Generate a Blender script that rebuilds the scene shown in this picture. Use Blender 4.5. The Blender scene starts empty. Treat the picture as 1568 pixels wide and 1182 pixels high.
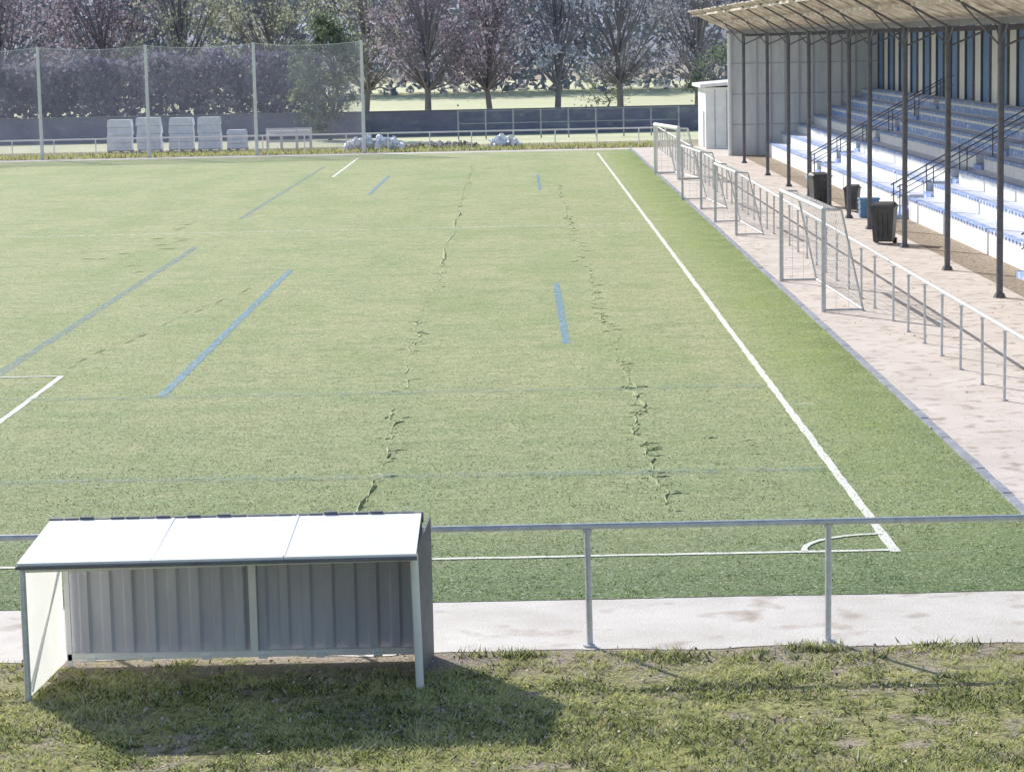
import bpy, math, random
import numpy as np
from mathutils import Vector, Matrix
random.seed(7); rng=np.random.default_rng(7)
scene=bpy.context.scene
# ------------------------------------------------------------ helpers
def mat(name,c1,c2=None,scale=5,rough=0.8,bump=0.0,bscale=None,detail=6,c3=None,s3=40,metal=0,spec=0.3,lo=0.35,hi=0.65,stretch=(1,1,1),f3=(0.45,0.6),transl=0,gaps=None):
    m=bpy.data.materials.new(name); m.use_nodes=True
    nt=m.node_tree; N=nt.nodes; L=nt.links; b=N['Principled BSDF']
    b.inputs['Roughness'].default_value=rough; b.inputs['Metallic'].default_value=metal
    b.inputs['Specular IOR Level'].default_value=spec
    tc=N.new('ShaderNodeTexCoord'); mp=N.new('ShaderNodeMapping'); mp.inputs['Scale'].default_value=stretch
    L.new(tc.outputs['Object'],mp.inputs['Vector'])
    if c2 is None: c2=tuple(x*0.8 for x in c1)
    n=N.new('ShaderNodeTexNoise'); n.inputs['Scale'].default_value=scale; n.inputs['Detail'].default_value=detail
    n.inputs['Roughness'].default_value=0.65
    L.new(mp.outputs[0],n.inputs['Vector'])
    r=N.new('ShaderNodeMapRange'); r.inputs[1].default_value=lo; r.inputs[2].default_value=hi
    L.new(n.outputs['Fac'],r.inputs[0])
    mx=N.new('ShaderNodeMix'); mx.data_type='RGBA'
    mx.inputs[6].default_value=(*c1,1); mx.inputs[7].default_value=(*c2,1)
    L.new(r.outputs[0],mx.inputs[0]); col=mx.outputs[2]
    if c3 is not None:
        n3=N.new('ShaderNodeTexNoise'); n3.inputs['Scale'].default_value=s3; n3.inputs['Detail'].default_value=4
        L.new(mp.outputs[0],n3.inputs['Vector'])
        r3=N.new('ShaderNodeMapRange'); r3.inputs[1].default_value=f3[0]; r3.inputs[2].default_value=f3[1]
        L.new(n3.outputs['Fac'],r3.inputs[0])
        m3=N.new('ShaderNodeMix'); m3.data_type='RGBA'; L.new(r3.outputs[0],m3.inputs[0])
        L.new(col,m3.inputs[6]); m3.inputs[7].default_value=(*c3,1); col=m3.outputs[2]
    L.new(col,b.inputs['Base Color'])
    if bump>0:
        nb=N.new('ShaderNodeTexNoise'); nb.inputs['Scale'].default_value=bscale or scale*4; nb.inputs['Detail'].default_value=5
        L.new(mp.outputs[0],nb.inputs['Vector'])
        bp=N.new('ShaderNodeBump'); bp.inputs['Strength'].default_value=bump; bp.inputs['Distance'].default_value=0.03
        L.new(nb.outputs['Fac'],bp.inputs['Height']); L.new(bp.outputs[0],b.inputs['Normal'])
    if transl>0:
        out=N['Material Output']; t=N.new('ShaderNodeBsdfTranslucent'); L.new(col,t.inputs[0])
        ms=N.new('ShaderNodeMixShader'); ms.inputs[0].default_value=transl
        L.new(b.outputs[0],ms.inputs[1]); L.new(t.outputs[0],ms.inputs[2]); L.new(ms.outputs[0],out.inputs[0])
    if gaps is not None:
        n4=N.new('ShaderNodeTexNoise'); n4.inputs['Scale'].default_value=gaps[0]; n4.inputs['Detail'].default_value=6; n4.inputs['Roughness'].default_value=.7
        L.new(tc.outputs['Object'],n4.inputs['Vector'])
        r4=N.new('ShaderNodeMapRange'); r4.inputs[1].default_value=gaps[1]; r4.inputs[2].default_value=gaps[2]; r4.inputs[4].default_value=gaps[3]
        L.new(n4.outputs['Fac'],r4.inputs[0]); L.new(r4.outputs[0],b.inputs['Alpha'])
    return m
class MB:
    def __init__(s): s.v=[]; s.f=[]; s.m=[]
    def quad(s,a,b,c,d,mi=0):
        n=len(s.v); s.v+= [a,b,c,d]; s.f.append((n,n+1,n+2,n+3)); s.m.append(mi)
    def hexa(s,p,mi=0):
        n=len(s.v); s.v+=p
        for f in [(3,2,1,0),(4,5,6,7),(0,1,5,4),(1,2,6,5),(2,3,7,6),(3,0,4,7)]:
            s.f.append(tuple(n+i for i in f)); s.m.append(mi)
    def box(s,x0,x1,y0,y1,z0,z1,mi=0):
        s.hexa([(x0,y0,z0),(x1,y0,z0),(x1,y1,z0),(x0,y1,z0),(x0,y0,z1),(x1,y0,z1),(x1,y1,z1),(x0,y1,z1)],mi)
    def tube(s,a,b,r0,r1=None,n=8,mi=0):
        if r1 is None: r1=r0
        a=Vector(a); b=Vector(b); d=(b-a).normalized()
        u=d.orthogonal().normalized(); w=d.cross(u)
        k=len(s.v)
        for (c,r) in ((a,r0),(b,r1)):
            for i in range(n):
                t=2*math.pi*i/n; s.v.append(tuple(c+u*math.cos(t)*r+w*math.sin(t)*r))
        for i in range(n):
            j=(i+1)%n; s.f.append((k+i,k+j,k+n+j,k+n+i)); s.m.append(mi)
        s.f.append(tuple(k+i for i in reversed(range(n)))); s.m.append(mi)
        s.f.append(tuple(k+n+i for i in range(n))); s.m.append(mi)
    def lump(s,c,rx,ry,rz,mi=0,nu=9,nv=6,jit=.18):
        k=len(s.v); c=Vector(c); a0=random.uniform(0,6)
        for j in range(nv+1):
            ph=math.pi*j/nv
            for i in range(nu):
                th=2*math.pi*i/nu+a0; q=1+random.uniform(-jit,jit) if 0<j<nv else 1
                s.v.append((c.x+rx*math.sin(ph)*math.cos(th)*q,c.y+ry*math.sin(ph)*math.sin(th)*q,max(.01,c.z+rz*math.cos(ph)*q)))
        for j in range(nv):
            for i in range(nu):
                i2=(i+1)%nu; s.f.append((k+j*nu+i,k+(j+1)*nu+i,k+(j+1)*nu+i2,k+j*nu+i2)); s.m.append(mi)
    def obj(s,name,mats,parent=None,bevel=0,smooth=False):
        me=bpy.data.meshes.new(name); me.from_pydata([tuple(v) for v in s.v],[],s.f)
        for m in mats: me.materials.append(m)
        me.polygons.foreach_set('material_index',s.m)
        if smooth: me.polygons.foreach_set('use_smooth',[True]*len(s.f))
        me.update()
        o=bpy.data.objects.new(name,me); scene.collection.objects.link(o)
        if parent: o.parent=parent
        if bevel:
            b=o.modifiers.new('bevel','BEVEL'); b.width=bevel; b.segments=2; b.limit_method='ANGLE'
        return o
def empty(name):
    o=bpy.data.objects.new(name,None); scene.collection.objects.link(o); return o
def np_mesh(name,verts,k,mats,midx,parent=None):
    nf=len(verts)//k; me=bpy.data.meshes.new(name)
    me.vertices.add(len(verts)); me.vertices.foreach_set('co',verts.astype(np.float32).ravel())
    me.loops.add(len(verts)); me.loops.foreach_set('vertex_index',np.arange(len(verts),dtype=np.int32))
    me.polygons.add(nf); me.polygons.foreach_set('loop_start',np.arange(0,len(verts),k,dtype=np.int32))
    for m in mats: me.materials.append(m)
    me.polygons.foreach_set('material_index',midx.astype(np.int32))
    me.update(calc_edges=True); me.validate()
    o=bpy.data.objects.new(name,me); scene.collection.objects.link(o)
    if parent: o.parent=parent
    return o
def blades(name,P,h,w,mats,midx,lean=0.5):
    n=len(P); a=rng.uniform(0,2*np.pi,n); d=np.stack([np.cos(a),np.sin(a),np.zeros(n)],1)
    l=rng.normal(0,lean,(n,2))*h[:,None]
    v=np.empty((n,3,3)); v[:,0]=P-d*w[:,None]/2; v[:,1]=P+d*w[:,None]/2
    v[:,2]=P+np.concatenate([l,h[:,None]],1)
    return np_mesh(name,v.reshape(-1,3),3,mats,midx)
def leafquads(P,size):
    n=len(P); u=rng.normal(size=(n,3)); u/=np.linalg.norm(u,axis=1)[:,None]
    t=rng.normal(size=(n,3)); w=np.cross(u,t); w/=np.linalg.norm(w,axis=1)[:,None]
    s=size[:,None]; v=np.empty((n,4,3))
    v[:,0]=P-u*s*0.5; v[:,1]=P+w*s*0.3; v[:,2]=P+u*s*0.5; v[:,3]=P-w*s*0.3
    return v.reshape(-1,3)
def value_noise(x,y,s,seed):
    r=np.random.default_rng(seed); G=r.random((256,256)); X=x*s+500; Y=y*s+500
    xi=np.floor(X).astype(int); yi=np.floor(Y).astype(int); fx=X-xi; fy=Y-yi; fx=fx*fx*(3-2*fx); fy=fy*fy*(3-2*fy)
    g=lambda a,c:G[a%256,c%256]
    return (g(xi,yi)*(1-fx)+g(xi+1,yi)*fx)*(1-fy)+(g(xi,yi+1)*(1-fx)+g(xi+1,yi+1)*fx)*fy
# ------------------------------------------------------------ materials
class NT:
    def __init__(s,name,rough=.85,spec=.15):
        s.m=bpy.data.materials.new(name); s.m.use_nodes=True; s.N=s.m.node_tree.nodes; s.L=s.m.node_tree.links; s.b=s.N['Principled BSDF']
        s.b.inputs['Roughness'].default_value=rough; s.b.inputs['Specular IOR Level'].default_value=spec
        s.O=s.N.new('ShaderNodeTexCoord').outputs['Object']
        sp=s.N.new('ShaderNodeSeparateXYZ'); s.L.new(s.O,sp.inputs[0]); s.X,s.Y,s.Z=sp.outputs
    def noise(s,sc,det=5,stretch=None,rough=0.6):
        n=s.N.new('ShaderNodeTexNoise'); n.inputs['Scale'].default_value=sc; n.inputs['Detail'].default_value=det; n.inputs['Roughness'].default_value=rough
        if stretch:
            mp=s.N.new('ShaderNodeMapping'); mp.inputs['Scale'].default_value=stretch; s.L.new(s.O,mp.inputs[0]); s.L.new(mp.outputs[0],n.inputs[0])
        else: s.L.new(s.O,n.inputs[0])
        return n.outputs['Fac']
    def rng(s,x,a,c,d=0,e=1):
        r=s.N.new('ShaderNodeMapRange'); s.L.new(x,r.inputs[0])
        for i,q in enumerate((a,c,d,e)): r.inputs[i+1].default_value=q
        return r.outputs[0]
    def mix(s,f,a,c):
        x=s.N.new('ShaderNodeMix'); x.data_type='RGBA'; s.L.new(f,x.inputs[0])
        for i,c_ in ((6,a),(7,c)):
            if isinstance(c_,tuple): x.inputs[i].default_value=(*c_,1)
            else: s.L.new(c_,x.inputs[i])
        return x.outputs[2]
    def mul(s,a,c):
        x=s.N.new('ShaderNodeMath'); x.operation='MULTIPLY'; s.L.new(a,x.inputs[0]); s.L.new(c,x.inputs[1]); return x.outputs[0]
    def done(s,c,bump=0,bn=None,dist=.03):
        s.L.new(c,s.b.inputs['Base Color'])
        if bump:
            bp=s.N.new('ShaderNodeBump'); bp.inputs['Strength'].default_value=bump; bp.inputs['Distance'].default_value=dist
            s.L.new(bn,bp.inputs['Height']); s.L.new(bp.outputs[0],s.b.inputs['Normal'])
        return s.m
def turf_material():
    t=NT('turf')
    c=t.mix(t.rng(t.noise(0.35,4,(1,0.35,1)),0.35,0.65),(0.62,0.63,0.33),(0.52,0.585,0.29))
    c=t.mix(t.rng(t.noise(1.2,5,(0.35,1.0,1)),0.45,0.68,0,0.8),c,(0.68,0.65,0.37))
    c=t.mix(t.rng(t.noise(0.9,5,(0.5,1.3,1)),0.50,0.68,0,0.8),c,(0.40,0.48,0.23))
    c=t.mix(t.rng(t.noise(0.22,5,(1.6,.5,1)),0.48,0.64,0,0.7),c,(0.43,0.53,0.22))
    c=t.mix(t.mul(t.rng(t.X,4.2,5.8),t.rng(t.noise(1.1),0.3,0.6,0.4,.9)),c,(0.39,0.49,0.13))
    c=t.mix(t.mul(t.rng(t.X,5.6,6.8),t.rng(t.noise(.8),0.35,0.6,0.1,.85)),c,(0.20,0.29,0.06))
    c=t.mix(t.mul(t.rng(t.Y,50,30),t.rng(t.noise(1.6),0.3,0.65,0.3,0.85)),c,(0.34,0.44,0.22))
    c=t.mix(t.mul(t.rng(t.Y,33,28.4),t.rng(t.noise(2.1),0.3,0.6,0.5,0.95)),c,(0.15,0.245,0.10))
    c=t.mix(t.rng(t.noise(5,6,(0.6,1,1),0.8),0.47,0.66,0,.8),c,(0.26,0.32,0.15))
    c=t.mix(t.rng(t.noise(3.1,6,(0.5,2,1),0.85),0.53,0.66,0,.8),c,(0.23,0.29,0.13))
    c=t.mix(t.rng(t.noise(17,4,None,.75),0.54,0.68,0,0.9),c,(0.84,0.84,0.66))
    c=t.mix(t.rng(t.noise(22,4,(1,0.7,1),.75),0.52,0.65,0,0.95),c,(0.12,0.16,0.075))
    return t.done(c,1,t.noise(14,6,None,.75),.055)
def ground_material():
    t=NT('grass_soil',.9)
    c=t.mix(t.rng(t.noise(.8,5),.4,.6),(0.56,0.55,0.22),(0.48,0.45,0.24))
    c=t.mix(t.rng(t.noise(1.6,6),.52,.62,0,.95),c,(0.62,0.52,0.42))
    c=t.mix(t.rng(t.noise(6,6,None,.7),.49,.62,0,.9),c,(0.16,0.17,0.07))
    c=t.mix(t.mul(t.rng(t.Y,24.5,25.4),t.rng(t.noise(1.7,5),.35,.6,.4,1)),c,(0.54,0.45,0.38))
    c=t.mix(t.rng(t.noise(22,5,None,.7),.53,.66,0,.9),c,(0.11,0.10,0.06))
    return t.done(c,1,t.noise(8,6,None,.72),.12)
M_turf=turf_material(); M_ground=ground_material()
M_lawn=mat('lawn',(0.68,0.69,0.42),(0.56,0.60,0.33),scale=0.2,c3=(0.70,0.68,0.48),s3=1.0)
M_conc=mat('concrete',(0.76,0.72,0.67),(0.63,0.58,0.53),scale=0.9,bump=0.3,bscale=30,c3=(0.42,0.34,0.28),s3=1.3,f3=(0.57,0.72))
M_pave=mat('path_slab',(0.78,0.70,0.64),(0.66,0.58,0.52),scale=0.6,bump=0.35,bscale=25,c3=(0.44,0.36,0.29),s3=2.6,f3=(0.54,0.70))
M_dirt=mat('dirt',(0.50,0.41,0.32),(0.36,0.29,0.22),scale=2.5,bump=0.6,bscale=20,c3=(0.22,0.18,0.13),s3=9)
M_kerb=mat('kerb',(0.42,0.44,0.50),(0.25,0.27,0.32),scale=3,bump=0.2)
M_white=mat('line_white',(0.9,0.9,0.84),(0.82,0.82,0.72),scale=7,c3=(0.55,0.58,0.38),s3=18,f3=(0.56,0.72),gaps=(12,.28,.42,1))
M_whitef=mat('line_white_worn',(0.82,0.84,0.66),(0.72,0.75,0.52),scale=3,gaps=(5,.34,.56,.9))
M_blue=mat('line_blue',(0.17,0.35,0.54),(0.26,0.42,0.52),scale=4,c3=(0.4,0.48,0.34),s3=14,f3=(0.5,0.68),gaps=(9,.32,.54,.95))
M_bluef=mat('line_blue_worn',(0.22,0.36,0.52),(0.32,0.44,0.5),scale=1.6,gaps=(6,.38,.68,.8))
M_bluev=mat('line_blue_faint',(0.30,0.42,0.46),(0.36,0.46,0.44),scale=1.6,gaps=(4,.42,.75,.6))
M_paint=mat('white_paint',(0.90,0.90,0.89),(0.80,0.80,0.78),scale=2,rough=0.5)
M_roofw=mat('white_sheet',(0.98,0.97,0.94),(0.94,0.93,0.90),scale=1.4,rough=0.42,spec=1.0)
M_galv=mat('galvanised',(0.70,0.71,0.74),(0.52,0.53,0.56),scale=9,rough=0.5,metal=0.2)
M_grey=mat('grey_sheet',(0.60,0.60,0.66),(0.49,0.49,0.55),scale=2.2,rough=0.55,stretch=(1,1,0.25),bump=.1)
M_dark=mat('dark_steel',(0.11,0.115,0.14),(0.17,0.165,0.18),scale=6,rough=0.5)
M_edge=mat('dark_trim',(0.20,0.205,0.23),(0.14,0.14,0.16),scale=6,rough=0.6)
M_tpanel=mat('translucent_panel',(0.94,0.94,0.9),(0.86,0.86,0.82),scale=1.5,transl=.75)
# ------------------------------------------------------------ ground sheets
def sheet(name,x0,x1,y0,y1,z,m,parent=None):
    b=MB(); b.quad((x0,y0,z),(x1,y0,z),(x1,y1,z),(x0,y1,z)); return b.obj(name,[m],parent)
sheet('ground',-1500,1500,-600,3000,0,M_ground)
def ragged(name,x0,x1,y0,y1,z,m,amp0,amp1,step=.12,seed=5):
    b=MB(); n=int((x1-x0)/step); xs=np.linspace(x0,x1,n+1)
    a=y0+amp0*(value_noise(xs,xs*0,1.1,seed)-.5)*2+amp0*.6*(value_noise(xs,xs*0,6,seed+1)-.5); c=y1+amp1*(value_noise(xs,xs*0,2,8)-.5)*2
    for i in range(n): b.quad((xs[i],a[i],z),(xs[i+1],a[i+1],z),(xs[i+1],c[i+1],z),(xs[i],c[i],z))
    return b.obj(name,[m])
ragged('artificial_turf',-66,6.85,28.2,147.3,.012,M_turf,.03,0,seed=15)
sheet('lawn',-220,120,160,420,0.004,M_lawn)
ragged('concrete_path',-40,26,25.78,28.26,.006,M_conc,.09,.0)
b=MB(); b.quad((7.0,28.28,.008),(12.6,28.28,.008),(12.6,149.5,.008),(7.0,149.5,.008)); b.obj('side_path',[M_pave])
sheet('dirt_strip',12.6,14.0,28.2,149.5,.006,M_dirt)
sheet('far_path',-66,6.85,147.5,149.5,.010,M_conc)
b=MB(); y=28.2
while y<149:
    o=random.uniform(-.012,.012); b.box(6.86+o,6.99+o*.5,y,y+0.985,-0.05,0.05+random.uniform(-.008,.008)); y+=1.0
b.obj('kerb',[M_kerb])
# ------------------------------------------------------------ markings
def line(b,x0,y0,x1,y1,w,z=0.018,mi=0,wob=0.010,seg=0.35):
    L=math.hypot(x1-x0,y1-y0); n=max(2,int(L/seg)); dx,dy=(x1-x0)/L,(y1-y0)/L; nx,ny=-dy,dx
    pts=[]
    for i in range(n+1):
        t=i/n; o=random.uniform(-wob,wob); ww=w/2*random.uniform(.85,1.12)
        cx=x0+(x1-x0)*t+nx*o; cy=y0+(y1-y0)*t+ny*o
        pts.append(((cx-nx*ww,cy-ny*ww,z),(cx+nx*ww,cy+ny*ww,z)))
    k=len(b.v)
    for p,q in pts: b.v+=[p,q]
    for i in range(n):
        b.f.append((k+2*i,k+2*i+2,k+2*i+3,k+2*i+1)); b.m.append(mi)
b=MB()
line(b,4.75,30.5,4.75,143.5,0.13)
line(b,-60,30.6,4.69,30.6,0.10,z=0.022)
line(b,-60,143.5,6.3,143.5,0.12,z=0.022)
line(b,-9.4,30.65,-9.4,49.05,0.12); line(b,-49.7,49.1,-9.34,49.1,0.11,z=0.022)
line(b,-9.35,122.9,-9.35,143.4,0.14)
b.obj('pitch_marking',[M_white])
b=MB(); line(b,-60,86.6,4.69,87.3,0.28); line(b,4.9,43.3,5.25,43.3,.08)
b.obj('worn_marking',[M_whitef])
b=MB(); pr=None
for i in range(13):
    a=math.pi/2+ i/12*math.pi/2
    p=(4.75+1.15*math.cos(a),30.62+1.0*math.sin(a))
    if pr: line(b,pr[0],pr[1],p[0],p[1],0.08,z=0.026,seg=.3,wob=.003)
    pr=p
b.obj('corner_arc',[M_white])
b=MB()
line(b,-6.9,45.9,-6.8,71.8,0.19); line(b,-6.6,108,-6.5,123,0.16); line(b,1.0,52.8,1.0,66.2,0.18); line(b,1.0,108.5,1.0,121.4,0.13)
b.obj('blue_marking',[M_blue])
b=MB(); line(b,-10.8,94,-10.6,134,0.2); line(b,-10.8,42,-10.8,81,0.24)
b.obj('worn_blue_marking',[M_bluef])
b=MB(); line(b,-50,46.0,4.6,45.7,0.34,z=.022,wob=.03); line(b,-50,37.5,4.6,36.6,0.34,z=.022,wob=.03)
b.obj('faint_blue_marking',[M_bluev])
# turf seam wrinkles: small folded ridges
M_seam=mat('turf_seam',(0.36,0.41,0.20),(0.24,0.28,0.13),scale=12)
b=MB()
def ridge(pts,hh,ww):
    k=len(b.v); n=len(pts)
    for i,(x,y) in enumerate(pts):
        e=min(i,n-1-i)/max(1,(n-1)/2); hz=hh*(0.15+0.85*e)*random.uniform(.6,1.2); w=ww*(0.3+.7*e)
        b.v+= [(x-w*.35,y-w*.35,0.010),(x,y-w*.05,hz+.012),(x+w*.35,y+w*.8,0.010),]
        if i:
            j=k+3*(i-1); b.f+=[(j,j+3,j+4,j+1),(j+1,j+4,j+5,j+2)]; b.m+=[0,1]
def zig(xc,y0,y1,dens,amp,hs=1.0,seed=3,side=(0,3)):
    y=y0
    while y<y1:
        wander=(value_noise(np.array([y]),np.array([xc]),.35,seed)[0]-.5)*amp*5
        L=random.uniform(.5,2.2); n=max(3,int(L/.2)); x=xc+wander; s=[]
        for i in range(n+1):
            s.append((x,y+L*i/n)); x+=random.gauss(0,amp*.6)+(xc+wander-x)*.3
        if random.random()<dens: ridge(s,random.uniform(.014,.038)*hs,random.uniform(.06,.14))
        for q in range(random.randint(*side)):
            sx,sy=random.choice(s); a=random.choice([0.1,-.2,.4,2.9,3.3]); l=random.uniform(.1,.34); m=6
            ridge([(sx+math.cos(a)*l*i/m+random.uniform(-.015,.015),sy+math.sin(a)*l*i/m+random.uniform(-.05,.05)) for i in range(m+1)],random.uniform(.008,.026)*hs,random.uniform(.05,.09))
        y+=L*random.uniform(.5,1.15)
def curve(xc,y0,y1,hh,ww):
    n=int((y1-y0)/0.5); seg=[]
    for i in range(n+1):
        y=y0+(y1-y0)*i/n; seg.append((xc+.07*math.sin(y*.61)+.05*math.sin(y*.23)+random.uniform(-.03,.03),y))
        if len(seg)>random.randint(8,24): ridge(seg,hh*random.uniform(.4,1.1),ww); seg=[seg[-1]]
    if len(seg)>2: ridge(seg,hh,ww)
zig(-2.35,33.2,36,1,.05,1.6); zig(-2.3,36,44,.9,.07,1.1); zig(-2.35,44,60,.75,.07,.85,side=(0,2)); zig(-2.35,60,72,.8,.06,.85,side=(0,2)); curve(-2.33,72,95,.065,.18); zig(-2.4,98,134,.7,.03,1.0,side=(0,1)); curve(-2.42,96,134,.022,.10)
zig(2.0,33.5,46,1,.10,1.25,side=(2,4)); zig(2.0,46,66,.9,.06,.85,side=(0,3)); zig(1.95,66,84,.6,.05,.8,side=(0,2)); zig(1.88,84,92,1,.06,1.3,side=(1,3)); zig(1.85,92,112,.8,.045,1.0,side=(0,2))
zig(3.6,35.3,38.5,.35,.2,.9)
for i in range(16):
    t=random.random(); x=-9.6+2.0*t+random.gauss(0,.07); y=50+16*t
    ridge([(x+.05*j,y+.28*j+random.uniform(-.05,.05)) for j in range(4)],random.uniform(.01,.018),.05)
for i in range(16):
    x=-12.6+random.gauss(0,.6); y=random.uniform(70,92); ridge([(x+.12*j,y+.1*j+random.uniform(-.1,.1)) for j in range(5)],.014,.06)
b.obj('turf_wrinkles',[M_seam,M_turf])
# ------------------------------------------------------------ railings
def railing(name,pts,posts,h,r=0.035,m=M_galv,parent=None,pr=0.03):
    b=MB()
    for i in range(len(pts)-1):
        b.tube((*pts[i],h),(*pts[i+1],h),r,n=10)
    for (x,y) in posts:
        lx,ly=random.gauss(0,.006),random.gauss(0,.006)
        b.tube((x+lx,y+ly,-0.1),(x,y,h-r*0.8),pr,n=8)
        b.tube((x,y,0.0),(x,y,0.03),pr*2.0,n=8)
        b.box(x-.05,x+.05,y-.02,y+.02,h-r*1.6,h-r*0.9)
    return b.obj(name,[m],parent)
railing('metal_railing',[(-20,25.95),(14,25.95)],[(0.68+2.63*k,25.95) for k in range(-7,6)],1.345,r=.036,pr=.035)
posts=[(8.7-0.004*(y-40),y) for y in np.arange(36.9,56.5,2.1)]+[(8.6,y) for y in np.arange(58.5,150,2.3)]
railing('side_railing',[(8.72,36),(8.55,150)],posts,1.32,r=.04,pr=.028)
railing('far_railing',[(-60,151.5),(8.5,151.5)],[(x,151.5) for x in np.arange(-60,8.6,2.6)],1.15,r=.05,m=M_paint,pr=.035)
# ------------------------------------------------------------ dugout shelter
sh=empty('dugout_shelter')
xl,xr,yb=-5.0,-1.12,25.62
XF=-5.12; YFL,YFR=24.16,24.36     # the front is set out slightly askew
hf_,hb=1.42,1.545
def zr(y): return hf_+(hb-hf_)*(y-24.2)/(25.72-24.2)
RX0,RX1=-5.14,-1.11
b=MB()
for i in range(3):
    W_=(RX1-RX0)/3; xa=RX0+W_*i+(0.006 if i else 0); xb=RX0+W_*(i+1)
    ta=i/3; tb=(i+1)/3; sa=.10*(1-ta); sb=.10*(1-tb)
    ya,yc=24.2,25.72
    b.hexa([(xa-sa*.2,ya-.09*(1-ta),zr(ya)),(xb-sb*.2,ya-.09*(1-tb),zr(ya)),(xb,yc,zr(yc)),(xa+sa*.2,yc,zr(yc)),(xa-sa*.2,ya-.09*(1-ta),zr(ya)+.03),(xb-sb*.2,ya-.09*(1-tb),zr(ya)+.03),(xb,yc,zr(yc)+.03),(xa+sa*.2,yc,zr(yc)+.03)])
    if i: b.hexa([(xa-.03,ya,zr(ya)+.031),(xa-.0,ya,zr(ya)+.031),(xa+.02,yc,zr(yc)+.031),(xa-.01,yc,zr(yc)+.031),(xa-.03,ya,zr(ya)+.037),(xa-.0,ya,zr(ya)+.037),(xa+.02,yc,zr(yc)+.037),(xa-.01,yc,zr(yc)+.037)])
b.obj('roof_panels',[M_roofw],sh)
b=MB(); x=-5.13
while x<RX1-.1:
    b.box(x,x+.14,25.722,25.78,zr(25.72)-.05,zr(25.72)+.05+random.uniform(-.012,.012)); x+=.165
b.box(-5.12,RX1+.02,25.725,25.77,zr(25.72)-.08,zr(25.72)+.035)
b.hexa([(RX0-.03,24.07,zr(24.2)-.03),(RX1+.01,24.165,zr(24.2)-.03),(RX1+.01,24.195,zr(24.2)-.03),(RX0-.03,24.10,zr(24.2)-.03),
        (RX0-.03,24.07,zr(24.2)+.005),(RX1+.01,24.165,zr(24.2)+.005),(RX1+.01,24.195,zr(24.2)+.005),(RX0-.03,24.10,zr(24.2)+.005)])
b.obj('roof_trim',[M_edge],sh)
b=MB(); prof=[]; x=xl+.06
while x<xr-.2:
    prof+= [(x,0),(x+.10,0),(x+.13,-.045),(x+.21,-.045),(x+.24,0)]; x+=.24
prof.append((xr-.02,0))
for i in range(len(prof)-1):
    (xa,da),(xb,db)=prof[i],prof[i+1]
    if xb-xa<1e-5: continue
    b.quad((xa,yb+da,.10),(xb,yb+db,.10),(xb,yb+db,hb-.04),(xa,yb+da,hb-.04))
b.obj('corrugated_back',[M_grey],sh)
b=MB()
b.box(xl+.04,xr-.04,yb-.10,yb-.050,.07,.14)
b.box(xl+.04,xr-.04,yb-.09,yb-.050,hb-.14,hb-.09)
b.box(-2.98,-2.90,yb-.12,yb-.055,.141,hb-.145)
b.box(xl+.03,xl+.085,yb-.10,yb-.050,0,hb-.06)
b.box(xr-.085,xr-.045,yb-.10,yb-.050,0,hb-.06)
b.obj('back_frame',[M_paint],sh)
b=MB()
b.quad((XF+.01,YFL+.05,.03),(xl-.005,yb,.03),(xl-.005,yb,hb-.03),(XF+.01,YFL+.05,zr(YFL+.05)-.01),2)
b.tube((XF+.03,YFL+.08,.08),(xl+.012,yb-.1,hb-.35),.010,n=6,mi=0)
z0=zr(YFR)-.01
b.hexa([(xr-.02,YFR+.06,0),(xr,YFR+.06,0),(xr+.11,yb+.08,0),(xr+.09,yb+.08,0),(xr-.02,YFR+.06,z0),(xr,YFR+.06,z0),(xr+.11,yb+.08,hb-.01),(xr+.09,yb+.08,hb-.01)],1)  # right panel coloured dark to paint in its shaded outer side
b.obj('side_panels',[M_paint,M_edge,M_tpanel],sh)
b=MB()
b.tube((XF,YFL,-.05),(XF,YFL,hf_-.01),.033,n=10,mi=1)
b.tube((xr+.01,YFR,-.05),(xr-.02,YFR,hf_+.005),.042,n=10,mi=0)
b.tube((XF+.03,YFL,hf_-.05),(xr-.03,YFR,hf_-.05),.028,n=8,mi=0)
b.obj('front_posts',[M_paint,M_galv],sh)
b=MB()
for x in np.arange(xl+.25,xr-.2,.62):
    b.box(x,x+.09,yb-.14,yb-.102,.06,.10)
b.obj('fixings',[M_paint],sh)
# ------------------------------------------------------------ foreground grass
M_b=[mat('blade_a',(0.49,0.52,0.19),(0.38,0.42,0.15),scale=3,transl=.35),mat('blade_b',(0.70,0.70,0.34),(0.58,0.59,0.27),scale=3,transl=.35),
     mat('blade_c',(0.14,0.18,0.07),(0.10,0.12,0.05),scale=3,transl=.2),mat('blade_dry',(0.78,0.70,0.54),(0.6,0.53,0.4),scale=3,transl=.2)]
n=125000
x=rng.uniform(-8,9,n); y=20+5.65*rng.random(n)
v=value_noise(x,y,.9,1)*.38+value_noise(x,y,3.2,2)*.36+value_noise(x,y,9,3)*.26
edge=np.clip((25.6-y)/1.3,0,1)*.2
keep=(v+edge-.16)>rng.uniform(.39,.47,n)
x,y,v=x[keep],y[keep],v[keep]
hh=rng.uniform(.012,.06,len(x))*(.3+v*1.5)
tone=value_noise(x,y,2.1,21)*.6+value_noise(x,y,7,22)*.4; mi=np.where(rng.random(len(x))<.11,3,np.where(tone+rng.normal(0,.10,len(x))>.52,1,np.where(rng.random(len(x))<.42,2,0)))
blades('grass',np.stack([x,y,np.zeros(len(x))],1),hh,rng.uniform(.012,.028,len(x)),M_b,mi,lean=.9)
n=90000
y=28.22+rng.exponential(8,n); x=rng.uniform(-12,10,n); k=(x<6.84)&(y<80); x,y=x[k],y[k]
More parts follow.
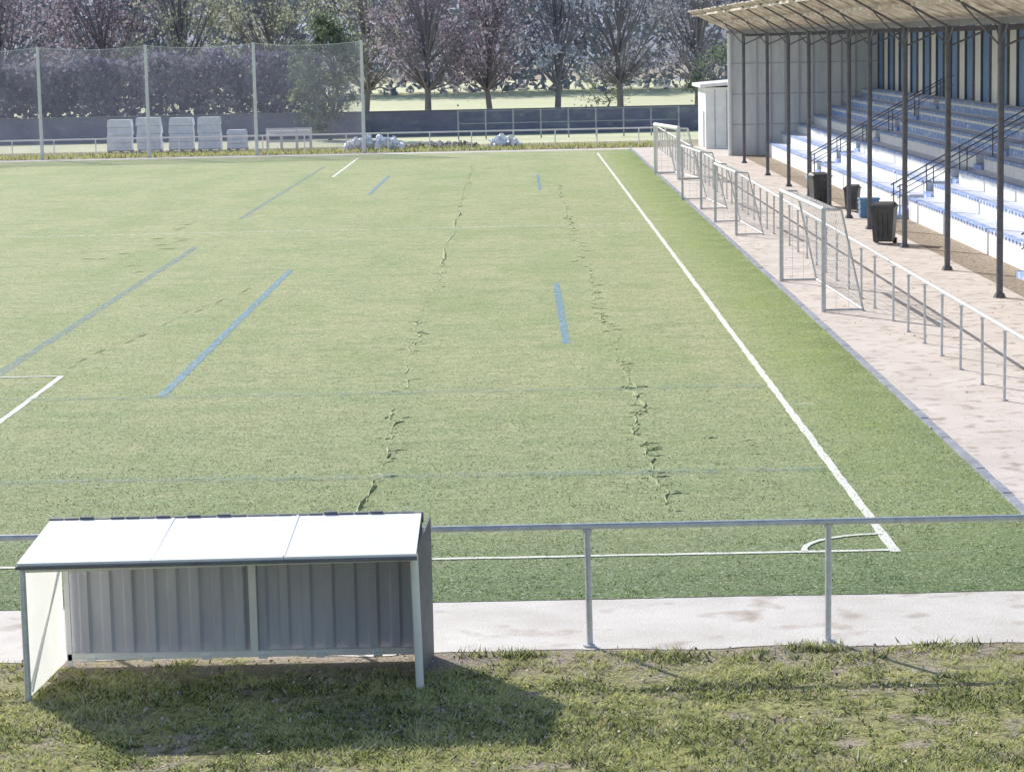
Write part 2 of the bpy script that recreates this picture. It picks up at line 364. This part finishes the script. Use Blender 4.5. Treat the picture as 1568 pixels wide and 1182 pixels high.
M_t=[mat('fibre_a',(0.46,0.52,0.25),scale=3,transl=.3),mat('fibre_b',(0.16,0.22,0.09),scale=3,transl=.2),mat('fibre_c',(0.78,0.79,0.60),scale=3,transl=.3)]
tone=value_noise(x,y,3,41)*.5+value_noise(x,y,9,42)*.5
mi=np.where(tone+rng.normal(0,.1,len(x))>.57,1,np.where(rng.random(len(x))<.3,2,0))
blades('turf_fibres',np.stack([x,y,np.full(len(x),.010)],1),rng.uniform(.008,.026,len(x)),rng.uniform(.010,.026,len(x)),M_t,mi,lean=.6)
P=[]
for (cx,cy,s,k) in [(-.1,25.6,.14,200),(1.55,25.4,.2,260),(3.0,25.65,.12,220),(3.25,25.6,.10,160),(-.6,25.6,.1,60),(4.5,25.6,.2,160),(2.4,25.3,.2,120),(3.5,25.2,.25,150)]:
    q=rng.normal(0,1,(k,2))*np.array([s,s*.5])+np.array([cx,cy]); P.append(q)
P=np.concatenate(P)
blades('weeds',np.concatenate([P,np.zeros((len(P),1))],1),rng.uniform(.03,.11,len(P)),rng.uniform(.012,.03,len(P)),M_b,rng.choice(4,len(P),p=[.3,.15,.35,.2]),lean=.8)
n=4200; x=rng.uniform(-8,9,n); y=rng.uniform(20,25.8,n); P=np.stack([x,y,rng.uniform(.01,.045,n)],1)
M_leaf=[mat('litter_a',(0.74,0.66,0.54),scale=3),mat('litter_b',(0.3,0.2,0.13),scale=3)]
np_mesh('leaf_litter',leafquads(P,rng.uniform(.02,.055,n)),4,M_leaf,(rng.random(n)>.6).astype(int))
n=900; x=rng.uniform(7.4,13.9,n); y=rng.uniform(32,110,n); P=np.stack([x,y,np.full(n,.02)],1)
np_mesh('fallen_leaves',leafquads(P,rng.uniform(.02,.05,n)),4,M_leaf,(rng.random(n)>.5).astype(int))
# ------------------------------------------------------------ grandstand
gs=empty('grandstand')
M_tw=mat('terrace_white',(0.92,0.92,0.91),(0.82,0.82,0.83),scale=1.5,c3=(0.62,0.62,0.64),s3=5,f3=(.6,.78),bump=.1)
M_tb=mat('terrace_blue',(0.27,0.40,0.74),(0.38,0.50,0.80),scale=2,c3=(0.72,0.78,0.9),s3=3,f3=(.53,.66))
M_tread=mat('terrace_tread',(0.74,0.78,0.87),(0.55,0.62,0.78),scale=2,bump=.1)
M_pb=mat('panel_blue',(0.20,0.34,0.64),(0.25,0.40,0.68),scale=1)
M_pw=mat('panel_white',(0.94,0.95,0.95),(0.87,0.89,0.91),scale=1)
M_roofb=mat('roof_boards',(0.62,0.51,0.44),(0.46,0.37,0.32),scale=1.2,c3=(0.80,0.73,0.67),s3=3,stretch=(1,.5,1))
M_end=NT('end_panel',.6,.3)
M_end=M_end.done(M_end.mix(M_end.rng(M_end.noise(1.2,4,(2,1,.4)),.35,.65),(.82,.87,.92),(.67,.72,.78)))
Y0,Y1=44,137; nr=7
b=MB(); bs=MB()
def terr(ya,yc):
    for i in range(nr):
        x0=14.0+i*.9; z1=.75+i*.47
        b.box(x0,x0+.899,ya,yc,0 if i==0 else z1-.60,z1,0)
        bs.box(x0-.03,x0+.22,ya+.05,yc-.05,z1+.004,z1+.04,0)
        bs.box(x0+.30,x0+.88,ya+.05,yc-.05,z1+.003,z1+.02,1)
        if i>=4: bs.box(x0-.012,x0-.002,ya+.03,yc-.03,z1-.42,z1-.16,0)
        y=ya+.4
        while y<yc-.4:
            bs.box(x0-.04,x0-.031,y,y+.3,z1-.06,z1+.02,0); y+=.5
for s_ in [(44,64.2),(65.6,87.0),(88.6,112),(113.4,Y1)]: terr(*s_)
b.obj('terrace',[M_tw],gs); bs.obj('seat_boards',[M_tb,M_tread],gs)
b=MB()
for (ya,yc) in [(64.25,65.55),(87.05,88.55),(112.05,113.35)]:
    for i in range(nr*2):
        x0=13.45+i*.45; z1=.17+i*.24
        b.box(x0,x0+.45,ya,yc,max(0,z1-.4),min(z1,3.5),0)
    for yy in (ya+.02,yc-.02):
        b.tube((13.6,yy,1.15),(20.1,yy,4.65),.028,n=6,mi=1); b.tube((13.6,yy,.75),(20.1,yy,4.25),.018,n=6,mi=1)
        for k in range(6):
            xx=13.7+k*1.2; z=(xx-13.6)*.538; b.tube((xx,yy,z),(xx,yy,z+1.2),.022,n=6,mi=1)
b.obj('stairs',[M_tb,M_edge],gs)
b=MB(); y=Y0; k=0
while y<Y1:
    b.box(20.4,20.5,y,y+1.9,3.0,6.95,k%2); y+=1.9; k+=1
    b.box(20.3,20.399,y-.06,y+.06,3.0,6.9,2)
b.box(20.3,20.52,Y0,Y1,0,2.99,3)
b.obj('back_wall',[M_pb,M_pw,M_edge,M_tw],gs)
b=MB(); x=12.0
while x<20.3:
    b.box(x,x+.70,Y1+.05,Y1+.12,0,6.85,0); b.box(x+.70,x+.79,Y1+.0,Y1+.15,0,6.85,1); x+=.79
for z in (1.7,3.4,5.1): b.box(12,20.3,Y1+.02,Y1+.048,z,z+.06,1)
b.obj('end_wall',[M_end,M_grey],gs)
prf=[(9.9,8.05),(12.15,6.98),(20.9,7.15)]
b=MB(); y=Y0-2
while y<Y1+2:
    w=1.05; o=random.uniform(-.06,.14); zz=random.uniform(-.012,.015); q=y+w-.012
    for (xa,za),(xb,zb) in zip(prf[:-1],prf[1:]):
        if xa<10: xa-=o
        b.hexa([(xa,y,za+zz),(xb,y,zb+zz),(xb,q,zb+zz),(xa,q,za+zz),(xa,y,za+.05+zz),(xb,y,zb+.05+zz),(xb,q,zb+.05+zz),(xa,q,za+.05+zz)])
    y+=w
b.obj('roof',[M_roofb],gs)
PY=[52.5,60.4,67.8,75.3,82.8,88.0,93.5,100,107.5,116.5,128.5]
b=MB()
for (x,z) in ((12.0,6.98),(14.5,7.02),(17,7.07),(19.5,7.12)): b.box(x-.05,x+.05,Y0,Y1+1.5,z-.20,z-.03,0)
for (x,z) in ((10.1,7.9),(11.0,7.45)): b.box(x-.03,x+.03,Y0,Y1+1.8,z-.11,z-.01,1)
for y in PY:
    b.hexa([(12.1,y-.05,6.62),(20.4,y-.05,6.7),(20.4,y+.05,6.7),(12.1,y+.05,6.62),(12.1,y-.05,6.76),(20.4,y-.05,6.84),(20.4,y+.05,6.84),(12.1,y+.05,6.76)],0)
    b.tube((12,y,6.75),(10.0,y,7.9),.035,n=6); b.tube((12,y,6.2),(10.9,y,7.42),.025,n=6); b.tube((12,y,6.2),(13.0,y,6.62),.03,n=6)
    b.tube((12,y,6.3),(12,y-.8,6.78),.025,n=6); b.tube((12,y,6.3),(12,y+.8,6.78),.025,n=6)
b.obj('roof_beams',[M_dark,M_roofb],gs)
b=MB()
for y in PY:
    b.tube((12,y,-.1),(12,y,6.8),.085,n=10); b.tube((12,y,0),(12,y,.12),.17,.12,n=8)
b.tube((12.0,Y1-.1,0),(12.0,Y1-.1,6.8),.12,n=10,mi=1)
b.obj('columns',[M_dark,M_pw],gs)
# ------------------------------------------------------------ bins
M_bin=mat('bin_black',(0.07,0.072,0.08),(0.11,0.11,0.11),scale=4,rough=.45)
def bin_(x,y,s=1.0,m=M_bin,name='trash_bin'):
    b=MB(); w=.27*s; W=.34*s; H=1.05*s
    b.hexa([(-w,-w,.08),(w,-w,.08),(w,w,.08),(-w,w,.08),(-W,-W,H),(W,-W,H),(W,W,H),(-W,W,H)])
    b.box(-W-.03,W+.03,-W-.03,W+.03,H+.002,H+.05)
    b.hexa([(-W,-W,H+.052),(W,-W,H+.052),(W,W,H+.052),(-W,W,H+.052),(-W*.8,-W*.8,H+.1),(W*.8,-W*.8,H+.1),(W*.8,W*.8,H+.16),(-W*.8,W*.8,H+.16)])
    b.tube((-W*.8,W+.07,H+.03),(W*.8,W+.07,H+.03),.02,n=6)
    for sx in (-1,1):
        b.tube((sx*w*.75,w,.09),(sx*(w+.06),w,.09),.09,n=12)
        b.box(sx*W*.5-.02,sx*W*.5+.02,W+.031,W+.07,H+.0,H+.05)
    for k in (-.5,0,.5): b.box(k*w-.015,k*w+.015,-W-.012,-w-.0,.2,H-.15)
    o=b.obj(name,[m],bevel=.012); o.location=(x,y,0.01); o.rotation_euler=(0,0,random.uniform(-.4,.4)); return o
bin_(11.75,94.5,1.1); bin_(11.6,76.9,1.1)
M_bb=mat('blue_plastic',(0.14,0.28,0.48),(0.20,0.34,0.52),scale=3,rough=.5)
def crate(x,y,w,h):
    b=MB(); b.box(-w,w,-w*.7,w*.7,0,h,0)
    for z in np.linspace(.12,h-.12,3): b.box(-w-.02,w+.02,-w*.7-.02,w*.7+.02,z-.03,z+.03,0)
    b.box(-w-.04,w+.04,-w*.7-.04,w*.7+.04,h+.001,h+.06,0)
    o=b.obj('storage_box',[M_bb],bevel=.01); o.location=(x,y,.01)
crate(12.75,88.2,.34,.65)
bin_(12.6,91.5,.8)
# ------------------------------------------------------------ portable goals
M_net=mat('goal_net',(.85,.85,.85),(.75,.75,.75))
def goal(x,y,w,h,d,rot,r=.055,cell=.3):
    b=MB(); td=d*.45
    b.tube((0,0,0),(0,0,h),r,n=10); b.tube((0,w,0),(0,w,h),r,n=10); b.tube((0,-r,h),(0,w+r,h),r,n=10)
    for yy in (0,w):
        b.tube((0,yy,h),(td,yy,h-.02),r*.45,n=6); b.tube((td,yy,h-.02),(d,yy,.03),r*.45,n=6); b.tube((0,yy,.03),(d,yy,.03),r*.5,n=6)
    b.tube((d,0,.03),(d,w,.03),r*.5,n=6)
    q=.006; yy=0
    while yy<=w+.01:
        b.tube((0,yy,h),(td,yy,h-.04),q,n=3,mi=1); b.tube((td,yy,h-.04),(d,yy,.04),q,n=3,mi=1); yy+=cell
    k=int(h/cell)
    for i in range(k+1):
        t=i/k; xx=td+(d-td)*t; z=(h-.04)*(1-t)+.04*t
        b.tube((xx,0,z),(xx,w,z),q,n=3,mi=1)
        for yy in (0,w): b.tube((0,yy,z),(xx,yy,z),q,n=3,mi=1)
    for i in range(1,4):
        xx=td*i/4; b.tube((xx,0,h-.03),(xx,w,h-.03),q,n=3,mi=1)
    for yy in (0,w):
        xx=cell
        while xx<d:
            zt=h if xx<td else h*(1-(xx-td)/(d-td)); b.tube((xx,yy,0),(xx,yy,zt),q,n=3,mi=1); xx+=cell
    o=b.obj('football_goal',[M_galv if r<.06 else M_paint,M_net]); o.location=(x,y,.02); o.rotation_euler=(0,0,rot); return o
goal(7.3,58.0,7.5,2.45,.95,math.radians(1.5),r=.058)
goal(7.3,81.2,6.0,2.1,.9,math.radians(2),r=.05)
goal(7.1,94,6.0,2.2,1.0,math.radians(3),r=.05)
goal(7.6,114.5,5.5,2.4,1.0,math.radians(8),r=.10)
# ------------------------------------------------------------ far side things
M_fp=mat('fence_post',(0.88,0.88,0.86),(0.76,0.76,0.74),scale=4)
t_=NT('netting',.9); c=t_.mix(t_.noise(.35,3),(.66,.60,.70),(.54,.50,.60)); M_nf=t_.done(c)
tr=t_.N.new('ShaderNodeBsdfTransparent'); ms=t_.N.new('ShaderNodeMixShader')
t_.L.new(t_.rng(t_.noise(.5,3),.3,.7,.24,.38),ms.inputs[0])
t_.L.new(tr.outputs[0],ms.inputs[1]); t_.L.new(t_.b.outputs[0],ms.inputs[2]); t_.L.new(ms.outputs[0],t_.N['Material Output'].inputs[0])
nf=empty('ball_stop_fence')
fx=[-9.4-6.62*k for k in range(8)]
b=MB()
for x_ in fx: b.tube((x_,150,-.1),(x_,150,6.9),.11,.085,n=10)
b.obj('posts',[M_fp],nf)
b=MB()
for i in range(len(fx)-1):
    a,c=fx[i],fx[i+1]; S=8
    for j in range(S):
        t0,t1=j/S,(j+1)/S; z0=6.85-.2*4*t0*(1-t0); z1=6.85-.2*4*t1*(1-t1)
        xa=a+(c-a)*t0; xb=a+(c-a)*t1
        b.quad((xa,150.12,.3),(xb,150.12,.3),(xb,150.12,z1),(xa,150.12,z0),0)
        b.tube((xa,150.12,z0),(xb,150.12,z1),.018,n=4,mi=1)
b.obj('netting',[M_nf,M_fp],nf)
M_wr=mat('plastic_wrap',(0.86,0.92,0.98),(0.70,0.81,0.95),scale=1.5,rough=.35,c3=(.97,.98,.98),s3=3,bump=.4,bscale=5,spec=.6)
M_wood=mat('pallet_wood',(0.5,0.43,0.35),(0.35,0.3,0.25),scale=4)
def pallet(x,y,w,h):
    b=MB()
    for dx in (-w*.45,0,w*.45): b.box(dx-.05,dx+.05,-.6,.6,0,.12,1)
    b.box(-w/2,w/2,-.62,.62,.121,.16,1)
    n=4; z=.162
    for i in range(n):
        hz=(h-.16)/n; o=random.uniform(-.04,.04); ins=.05*i/n
        b.hexa([(-w/2+.02+o,-.58,z),(w/2-.02+o,-.58,z),(w/2-.02+o,.58,z),(-w/2+.02+o,.58,z),(-w/2+.03+o+ins,-.58+.06,z+hz-.012),(w/2-.03+o-ins,-.58+.06,z+hz-.012),(w/2-.03+o-ins,.56,z+hz-.012),(-w/2+.03+o+ins,.56,z+hz-.012)],0); z+=hz
    o=b.obj('wrapped_pallet',[M_wr,M_wood],bevel=.05); o.location=(x,y,0)
for x_,w,h in [(-25.7,1.6,2.15),(-23.8,1.6,2.25),(-21.7,1.6,2.2),(-19.9,1.5,2.2),(-18.1,1.3,1.35)]: pallet(x_,158,w,h)
def pile(name,x,y,w,h,n,mats,s0=.22,s1=.45):
    b=MB()
    for i in range(n):
        cx=random.uniform(-w,w); hz=h*(max(.05,math.cos(cx/w*math.pi/2))**.5)*random.uniform(.4,1.05); cz=hz*random.random()**.5*.85
        cy=random.uniform(-.6,.6)+cz*.5; s=random.uniform(s0,s1)
        b.lump((cx,cy,cz),s*random.uniform(.7,1.1),s*random.uniform(.7,1.1),s*random.uniform(.7,1.05),random.randrange(len(mats)),jit=.3)
    o=b.obj(name,mats,smooth=False); o.location=(x,y,0)
M_bag=mat('plastic_bag',(0.97,0.97,0.97),(0.80,0.84,0.92),scale=3,bump=.6,bscale=6,rough=.4,spec=.8)
M_bagg=mat('plastic_bag_grey',(0.72,0.76,0.84),(0.55,0.60,0.70),scale=3,bump=.6,bscale=6,rough=.5)
M_stone=mat('rubble',(0.66,0.64,0.62),(0.46,0.44,0.44),scale=3)
pile('white_sack_pile',-9.1,154.5,1.9,1.2,75,[M_bag,M_bag,M_bagg],.14,.34)
pile('white_sack_pile',-.8,154.5,1.0,.9,32,[M_bag,M_bag,M_bagg],.13,.3)
pile('rubble_pile',-4.8,155.5,2.4,.45,80,[M_stone,M_stone,M_dirt],.1,.22)
b=MB()
for i in range(3):
    for z in (.5,.9,1.3): b.tube((-1.4,i*.5,z),(1.4,i*.5,z),.05,n=6)
    for xx in (-1.4,-.5,.5,1.4): b.tube((xx,i*.5,0),(xx,i*.5,1.35),.05,n=6)
b.box(-1.3,1.3,.1,.9,.92,1.22)
o=b.obj('stacked_barriers',[M_fp]); o.location=(-14.8,158,0)
M_bw=mat('boundary_wall',(0.25,0.25,0.34),(0.18,0.18,0.26),scale=.5,stretch=(1,1,2),c3=(.28,.31,.34),s3=1.2,f3=(.55,.7))
b=MB(); b.box(-90,13.2,176,176.3,0,1.75,0); b.box(-90,13.2,175.95,176.35,1.755,1.85,1)
b.obj('boundary_wall',[M_bw,M_edge])
b=MB()
for x_ in np.arange(-4,12,1.9): b.tube((x_,168,0),(x_,168,2.0),.05,n=6)
b.tube((-4,168,1.95),(11.2,168,1.95),.03,n=6); b.tube((-4,168,1.1),(11.2,168,1.1),.03,n=6)
b.obj('park_fence',[M_kerb])
ht=empty('changing_hut')
M_hw=mat('hut_wall',(0.90,0.91,0.90),(0.78,0.79,0.79),scale=1.5)
b=MB(); b.box(11.35,15,146,152,0,3.65,0)
for xx in (11.9,12.6,13.3): b.box(xx-.02,xx+.02,145.97,145.998,.1,3.5,1)
b.box(11.33,11.349,147,148.1,.05,2.2,1)
b.obj('walls',[M_hw,M_kerb],ht)
b=MB(); b.hexa([(11.0,145.6,3.66),(15.3,145.6,3.95),(15.3,152.4,3.95),(11.0,152.4,3.66),(11.0,145.6,3.85),(15.3,145.6,4.14),(15.3,152.4,4.14),(11.0,152.4,3.85)])
b.obj('hut_roof',[M_tw],ht)
# ------------------------------------------------------------ trees
def fol(name,a,c,t=.42): return mat(name,a,c,scale=.5,transl=t,rough=.8,spec=.1)
PAL={'purple':[fol('leaf_p1',(.36,.29,.35),(.28,.23,.30)),fol('leaf_p2',(.50,.42,.47),(.40,.35,.41)),fol('leaf_p3',(.20,.17,.24),(.17,.15,.21))],
'grey':[fol('leaf_g1',(.38,.37,.42),(.31,.31,.37)),fol('leaf_g2',(.54,.53,.56),(.44,.44,.49)),fol('leaf_g3',(.21,.21,.28),(.18,.18,.24))],
'olive':[fol('leaf_o1',(.42,.43,.32),(.35,.36,.28)),fol('leaf_o2',(.58,.58,.43),(.49,.49,.37)),fol('leaf_o3',(.23,.25,.23),(.20,.22,.21))],
'green':[fol('leaf_e1',(.20,.26,.18),(.16,.21,.16)),fol('leaf_e2',(.36,.40,.25),(.29,.33,.21)),fol('leaf_e3',(.11,.15,.13),(.10,.13,.12))],
'silver':[fol('leaf_s1',(.44,.47,.60),(.34,.37,.5)),fol('leaf_s2',(.85,.87,.9),(.7,.73,.8)),fol('leaf_s3',(.17,.19,.30),(.15,.16,.25))],
'dark':[fol('leaf_d1',(.26,.24,.33),(.22,.21,.29)),fol('leaf_d2',(.34,.31,.38),(.29,.27,.35)),fol('leaf_d3',(.20,.18,.28),(.17,.16,.25))],
'haze':[fol('leaf_h1',(.38,.40,.48),(.34,.36,.44)),fol('leaf_h2',(.46,.49,.55),(.41,.44,.50)),fol('leaf_h3',(.29,.30,.38),(.26,.27,.35))]}  # aerial haze painted into the leaf colours, no volume behind it
M_bark=mat('bark',(.26,.24,.27),(.18,.17,.20),scale=4,stretch=(1,1,.2))
def tree(name,x,y,H,Rr,pal,base=.25,leaf=.4,n=3500,trunk=None,clumps=34):
    e=empty(name); e.location=(x,y,0)
    b=MB(); tr_=trunk or H*.02
    top=Vector((random.gauss(0,.5),random.gauss(0,.3),H*.72))
    pts=[Vector((0,0,-.2))]
    for i in range(1,6): t=i/5; pts.append(Vector((top.x*t+random.gauss(0,.15),top.y*t+random.gauss(0,.12),top.z*t)))
    for i in range(5): b.tube(pts[i],pts[i+1],tr_*(1-i*.17),tr_*(1-(i+1)*.17),n=7)
    C=[]
    for i in range(clumps):
        t=random.random(); z=H*(base+(1-base)*t); prof_=math.sin(math.pi*min(1,(t*.86+.12)))**.6
        r=Rr*prof_*math.sqrt(random.random())*1.05; a=random.uniform(0,6.283)
        C.append((Vector((math.cos(a)*r,math.sin(a)*r,z)),Rr*random.uniform(.12,.36)))
    for (c,s) in C:
        k=min(4,max(1,int(c.z/H*5)-1)); p0=pts[k]; mid=(p0+c)/2+Vector((random.gauss(0,.2),random.gauss(0,.2),-.2))
        b.tube(p0,mid,tr_*.34,tr_*.2,n=5); b.tube(mid,c,tr_*.2,tr_*.06,n=5)
        for q in range(3):
            b.tube(mid.lerp(c,.5),c+Vector([random.gauss(0,s*.8) for _ in range(3)]),tr_*.08,.01,n=3)
    b.obj('trunk',[M_bark],e)
    P=[];MI=[]
    for (c,s) in C:
        k=int(n/clumps*random.uniform(.4,1.6)); g=rng.normal(size=(k,3))*np.array([s,s,s*.75])*.66; P.append(g+np.array(c))
        pm=random.choice([[.6,.3,.1],[.4,.5,.1],[.4,.1,.5],[.5,.2,.3]]); MI.append(rng.choice(3,k,p=pm))
    P=np.concatenate(P); MI=np.concatenate(MI); P[:,2]=np.maximum(P[:,2],.1)
    np_mesh('crown',leafquads(P,rng.uniform(.4,1.4,len(P))*leaf),4,PAL[pal],MI,e)
    return e
tree('plum_tree',-8.0,222,16.5,5.8,'purple',n=6000,leaf=.32,base=.2,clumps=60)
tree('plum_tree',-2.4,228,15,5.4,'purple',n=6000,leaf=.32,base=.22,clumps=60)
tree('silver_tree',3.8,224,16,4.6,'silver',n=5500,leaf=.34,base=.26,clumps=45)
tree('bare_tree',9.8,229,17,5.8,'grey',n=5000,leaf=.26,base=.2,clumps=60)
tree('bare_tree',17.5,235,17,5.8,'grey',n=5000,leaf=.26,base=.18,clumps=60)
tree('bare_tree',-14.5,236,15,5.0,'olive',n=4500,leaf=.26,base=.2,clumps=60)
tree('conifer_tree',-13.2,172,8.4,2.6,'green',n=6500,leaf=.26,base=.08,clumps=55)
tree('shrub',17.2,205,5.6,2.8,'green',n=1800,leaf=.25,base=.12,clumps=20)
tree('shrub',9.0,240,4.6,3.2,'green',n=1500,leaf=.28,base=.1,clumps=20)
tree('plum_tree',-43,205,15,6,'purple',n=6000,leaf=.32,base=.2,clumps=60)
tree('plum_tree',-35.5,210,15,5.5,'purple',n=6000,leaf=.32,base=.2,clumps=60)
tree('bare_tree',-28,205,16,5,'olive',n=5500,leaf=.3,base=.2,clumps=55)
tree('bare_tree',-20.8,210,16,5,'olive',n=5500,leaf=.3,base=.2,clumps=55)
def mass(name,x0,x1,y,dy,H0,H1,n,leaf,pal,zmin=0):
    x=rng.uniform(x0,x1,n); yy=y+rng.uniform(-dy,dy,n)
    top=H0+(H1-H0)*(value_noise(x,yy*0,.16,9)*.6+value_noise(x,yy*0,.6,10)*.4)
    z=zmin+(top-zmin)*rng.random(n)**.8
    MI=(value_noise(x,z,.25,12)*1.6+value_noise(x,z,.9,14)*1.1+rng.random(n)*.8); MI=np.clip(MI.astype(int)%3,0,2)
    return np_mesh(name,leafquads(np.stack([x,yy,z],1),rng.uniform(.5,1.5,n)*leaf),4,PAL[pal],MI)
mass('hedge',-75,-15,190,2,4.5,7.5,24000,.5,'dark')
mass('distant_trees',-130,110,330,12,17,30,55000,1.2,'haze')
M_hill=mat('hill',(.42,.44,.54),(.37,.39,.48),scale=.02)  # pale blue-grey base colour carries the distance haze
b=MB(); n=60
for i in range(n):
    xa=-700+1400*i/n; xb=-700+1400*(i+1)/n; f_=lambda q: 75+18*math.sin(q*.008)+9*math.sin(q*.021)
    b.quad((xa,700,-5),(xb,700,-5),(xb,1000,f_(xb)),(xa,1000,f_(xa)))
b.obj('hill',[M_hill])
x=rng.uniform(-45,9,9000); y=rng.uniform(150,156,9000)
blades('rough_grass',np.stack([x,y,np.zeros(9000)],1),rng.uniform(.08,.3,9000),rng.uniform(.05,.1,9000),M_b,rng.choice(4,9000,p=[.4,.35,.15,.1]),lean=.4)
# ------------------------------------------------------------ light
el=math.radians(31); dx,dy=.55,-.835
d=Vector((dx*math.cos(el),dy*math.cos(el),-math.sin(el)))
sl=bpy.data.lights.new('sun','SUN'); sl.energy=5; sl.angle=math.radians(.5); sl.color=(1,.96,.90)
so=bpy.data.objects.new('sun',sl); so.rotation_euler=d.to_track_quat('-Z','Y').to_euler(); scene.collection.objects.link(so)
w=bpy.data.worlds.new('World'); scene.world=w; w.use_nodes=True; nt=w.node_tree
sk=nt.nodes.new('ShaderNodeTexSky'); sk.sky_type='NISHITA'; sk.sun_disc=False; sk.sun_elevation=el; sk.sun_rotation=math.atan2(-dx,-dy)
bg=nt.nodes['Background']; bg.inputs[1].default_value=.15; nt.links.new(sk.outputs[0],bg.inputs[0])
scene.view_settings.view_transform='Standard'; scene.view_settings.look='None'; scene.view_settings.exposure=0
# ------------------------------------------------------------ camera
psi=math.radians(0.23); p=math.radians(8.06); r=math.radians(1.2)
F=Vector((-math.sin(psi)*math.cos(p),math.cos(psi)*math.cos(p),-math.sin(p)))
R=Vector((math.cos(psi),math.sin(psi),0)); U=R.cross(F)
R2=R*math.cos(r)-U*math.sin(r); U2=R*math.sin(r)+U*math.cos(r)
cam=bpy.data.cameras.new('camera'); cam.lens=85.25; cam.sensor_width=36; cam.clip_end=6000; cam.clip_start=.5
co=bpy.data.objects.new('camera',cam); scene.collection.objects.link(co)
Mx=Matrix((R2,U2,-F)).transposed().to_4x4(); Mx.translation=Vector((0,0,6.58)); co.matrix_world=Mx
scene.camera=co
